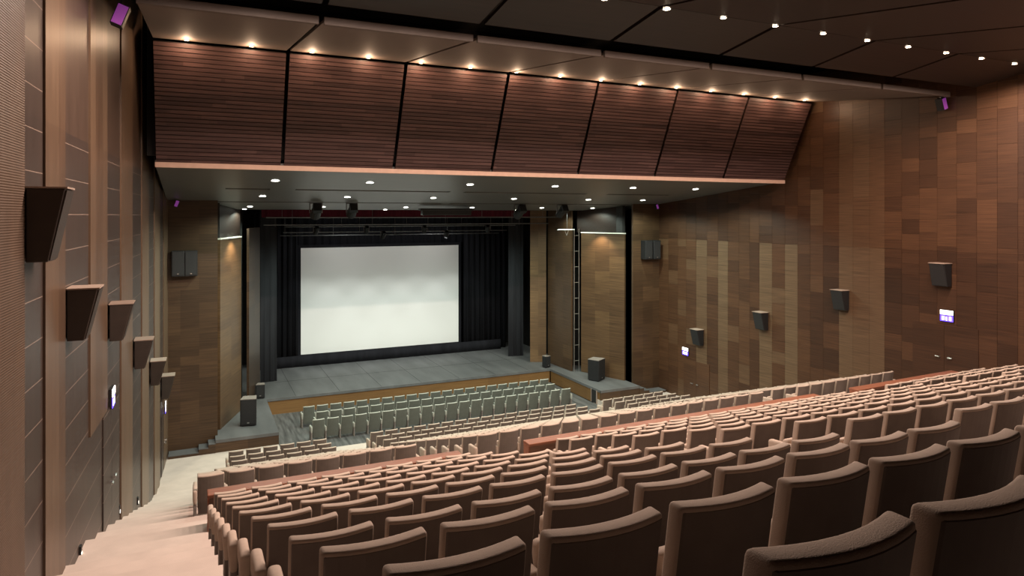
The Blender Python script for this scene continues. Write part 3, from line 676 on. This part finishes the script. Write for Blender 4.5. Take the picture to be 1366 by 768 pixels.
# ------------------------------------------------------------------ stage rigging
BT = [(33.0, -.12), (34.2, -.48), (36.0, -.60), (37.2, -.92), (38.4, -1.12)]
for i, (y, z) in enumerate(BT):
    t = thing('lighting_batten', (XC, y, z), 'dark pipe batten over the stage, ' + ORD[i + 1] + ' going back from the soffit', 'batten', 'stage battens')
    mb = MB(); mb.tube((4.1 if i > 1 else 2.9, y, z), (16.95 if i > 1 else 18.2, y, z), .028); obj('pipe', mb, 'steel', t)
    for x in ([4.2, 8.1, 12.0, 15.9] if i % 2 else [3.6, 6.9, 10.4, 13.6, 17.2]):
        mb = MB(); mb.tube((x, y, z), (x, y, 3.4), .010, 6); obj('hanger', mb, 'steel', t)
def stage_lamp(x, y, z, yaw, tilt, label, group, big=1.):
    t = thing('stage_spotlight', (x, y, z), label, 'stage light', group)
    Rm = Matrix.Translation((x, y, z - .28 * big)) @ Matrix.Rotation(yaw, 4, 'Z') @ Matrix.Rotation(tilt, 4, 'X')
    def tr(m_): bmesh.ops.transform(m_.bm, matrix=Rm, verts=m_.bm.verts); return m_
    m_ = MB(); m_.tube((0, -.2 * big, 0), (0, .16 * big, 0), .13 * big, 14, .15 * big); m_.box(-.11 * big, .11 * big, -.34 * big, -.18 * big, -.12 * big, .12 * big); bo = obj('body', tr(m_), 'plastic', t)
    m_ = MB(); m_.tube((0, .158 * big, 0), (0, .172 * big, 0), .125 * big, 14); l_ = obj('lens', tr(m_), 'grille', t); l_.parent = bo
    m_ = MB(); m_.box(-.18 * big, -.155 * big, -.02, .02, -.02, .26 * big); m_.box(.155 * big, .18 * big, -.02, .02, -.02, .26 * big); m_.box(-.18 * big, .18 * big, -.02, .02, .25 * big, .28 * big)
    bmesh.ops.translate(m_.bm, verts=m_.bm.verts, vec=(x, y, z - .28 * big)); obj('yoke', m_, 'steel', t)
for i, (x, y, s) in enumerate(((4.55, 29.3, 1.5), (6.05, 29.3, 1.4), (14.0, 29.3, 1.5), (16.3, 29.3, 1.4))):
    stage_lamp(x, y, soffz(y) + .02, 0, -.5, ['black spotlight under the soffit slot, nearest the banded wall', 'black spotlight under the soffit slot, second from the banded wall', 'black spotlight under the soffit slot, third from the banded wall', 'black spotlight under the soffit slot, nearest the patchwork wall'][i], 'spotlights under the soffit', s)
mb = MB(); mb.box(9.4, 11.8, 29.9, 30.25, -.02, .24); mb.box(9.3, 11.9, 29.86, 30.29, .20, .30); o = obj('projector_box', mb, 'plastic', bevel=.03); tag(o, 'long dark housing hung under the soffit above the screen', 'housing')
for i, (x, y, z, yaw) in enumerate(((5.6, 36.0, -.60, .3), (8.2, 36.0, -.60, 0), (9.4, 37.2, -.92, .2), (11.4, 36.0, -.60, -.1), (13.1, 37.2, -.92, 0), (15.2, 36.0, -.60, -.3))):
    stage_lamp(x, y, z - .03, yaw, -.9, f'dark stage lantern on the battens, {ORD[i + 1]} from the banded wall', 'lanterns on the stage battens', .8)
# lanterns that light the screen and deck, then two added fill spots
for x in (5.9, 8.05, 10.2, 12.35, 14.5): light('SPOT', (x, 36.1, -1.1), 250, (.97, .99, .96), .12, 60, .5, (x, 40.3, -8.0))
for x in (5.6, 8.2, 11.4, 15.2): light('SPOT', (x, 35.9, -1.0), 120, (.95, 1, .95), .12, 110, .8, (x, 35.2, -8.5))
for x in (7.4, 13.0): light('SPOT', (x, 37.0, -1.45), 150, (.97, .99, .96), .12, 150, .6, (x, 40.3, -4.0))  # wide spots added to fill the upper screen evenly
# metal ladder boom in the gap
t = thing('lighting_ladder', (18.72, 32.0, DECK), 'tall metal lighting ladder standing between two timber stage panels', 'ladder')
for x in (18.60, 18.90):
    mb = MB(); mb.tube((x, 32.0, DECK), (x, 32.0, -.75), .024); obj('rail', mb, 'metal', t)
for k in range(9):
    z = DECK + .6 + k * .85; mb = MB(); mb.tube((18.60, 32.0, z), (18.90, 32.0, z), .016, 6); obj('rung', mb, 'metal', t)
t = thing('side_pipe', (18.1, 32.0, -.82), 'short pale pipe hung level near the top of the ladder', 'pipe')
mb = MB(); mb.tube((17.5, 31.9, -.80), (18.55, 31.9, -.80), .03); obj('pipe', mb, 'metal', t)
mb = MB(); mb.tube((18.1, 31.9, -.80), (18.1, 31.9, .25), .012, 6); obj('hanger', mb, 'steel', t)
mb = MB(); mb.tube((17.95, 31.9, -.80), (18.05, 31.85, -1.1), .012, 6); mb.tube((18.05, 31.85, -1.1), (18.2, 31.9, -.82), .012, 6); obj('hook', mb, 'metal', t)
# lamps over the two lit timber panels
light('SPOT', (1.78, 30.4, -.84), 300, (1, .80, .52), .04, 120, .7, (1.55, 30.42, -4))
light('SPOT', (19.0, 30.4, -.84), 300, (1, .80, .52), .04, 120, .7, (19.2, 30.42, -4))

# ------------------------------------------------------------------ world, camera, view
w = bpy.data.worlds.new('World'); SC.world = w; w.use_nodes = True
w.node_tree.nodes['Background'].inputs[0].default_value = (.9, .85, .8, 1); w.node_tree.nodes['Background'].inputs[1].default_value = .0
cam = bpy.data.cameras.new('Camera'); co = bpy.data.objects.new('Camera', cam); COL.objects.link(co); SC.camera = co
co.location = (0, 0, H); co.rotation_euler = (PI / 2, 0, -.435)
cam.sensor_fit = 'HORIZONTAL'; cam.sensor_width = 36; cam.lens = 36 * 905.75 / 1366
cam.shift_x = (683 - 682.8) / 1366; cam.shift_y = -(384 - 286.56) / 1366
cam.clip_start = .05; cam.clip_end = 200
v = SC.view_settings; v.view_transform = 'Standard'; v.look = 'None'; v.gamma = 1; v.exposure = 0.; v.use_curve_mapping = False
SC.cycles.use_denoising = True
SC.cycles.max_bounces = 5; SC.cycles.diffuse_bounces = 2; SC.cycles.sample_clamp_indirect = 4
for o in SC.objects:
    if 'o' in o: del o['o']
print('SEATS', NSEAT)
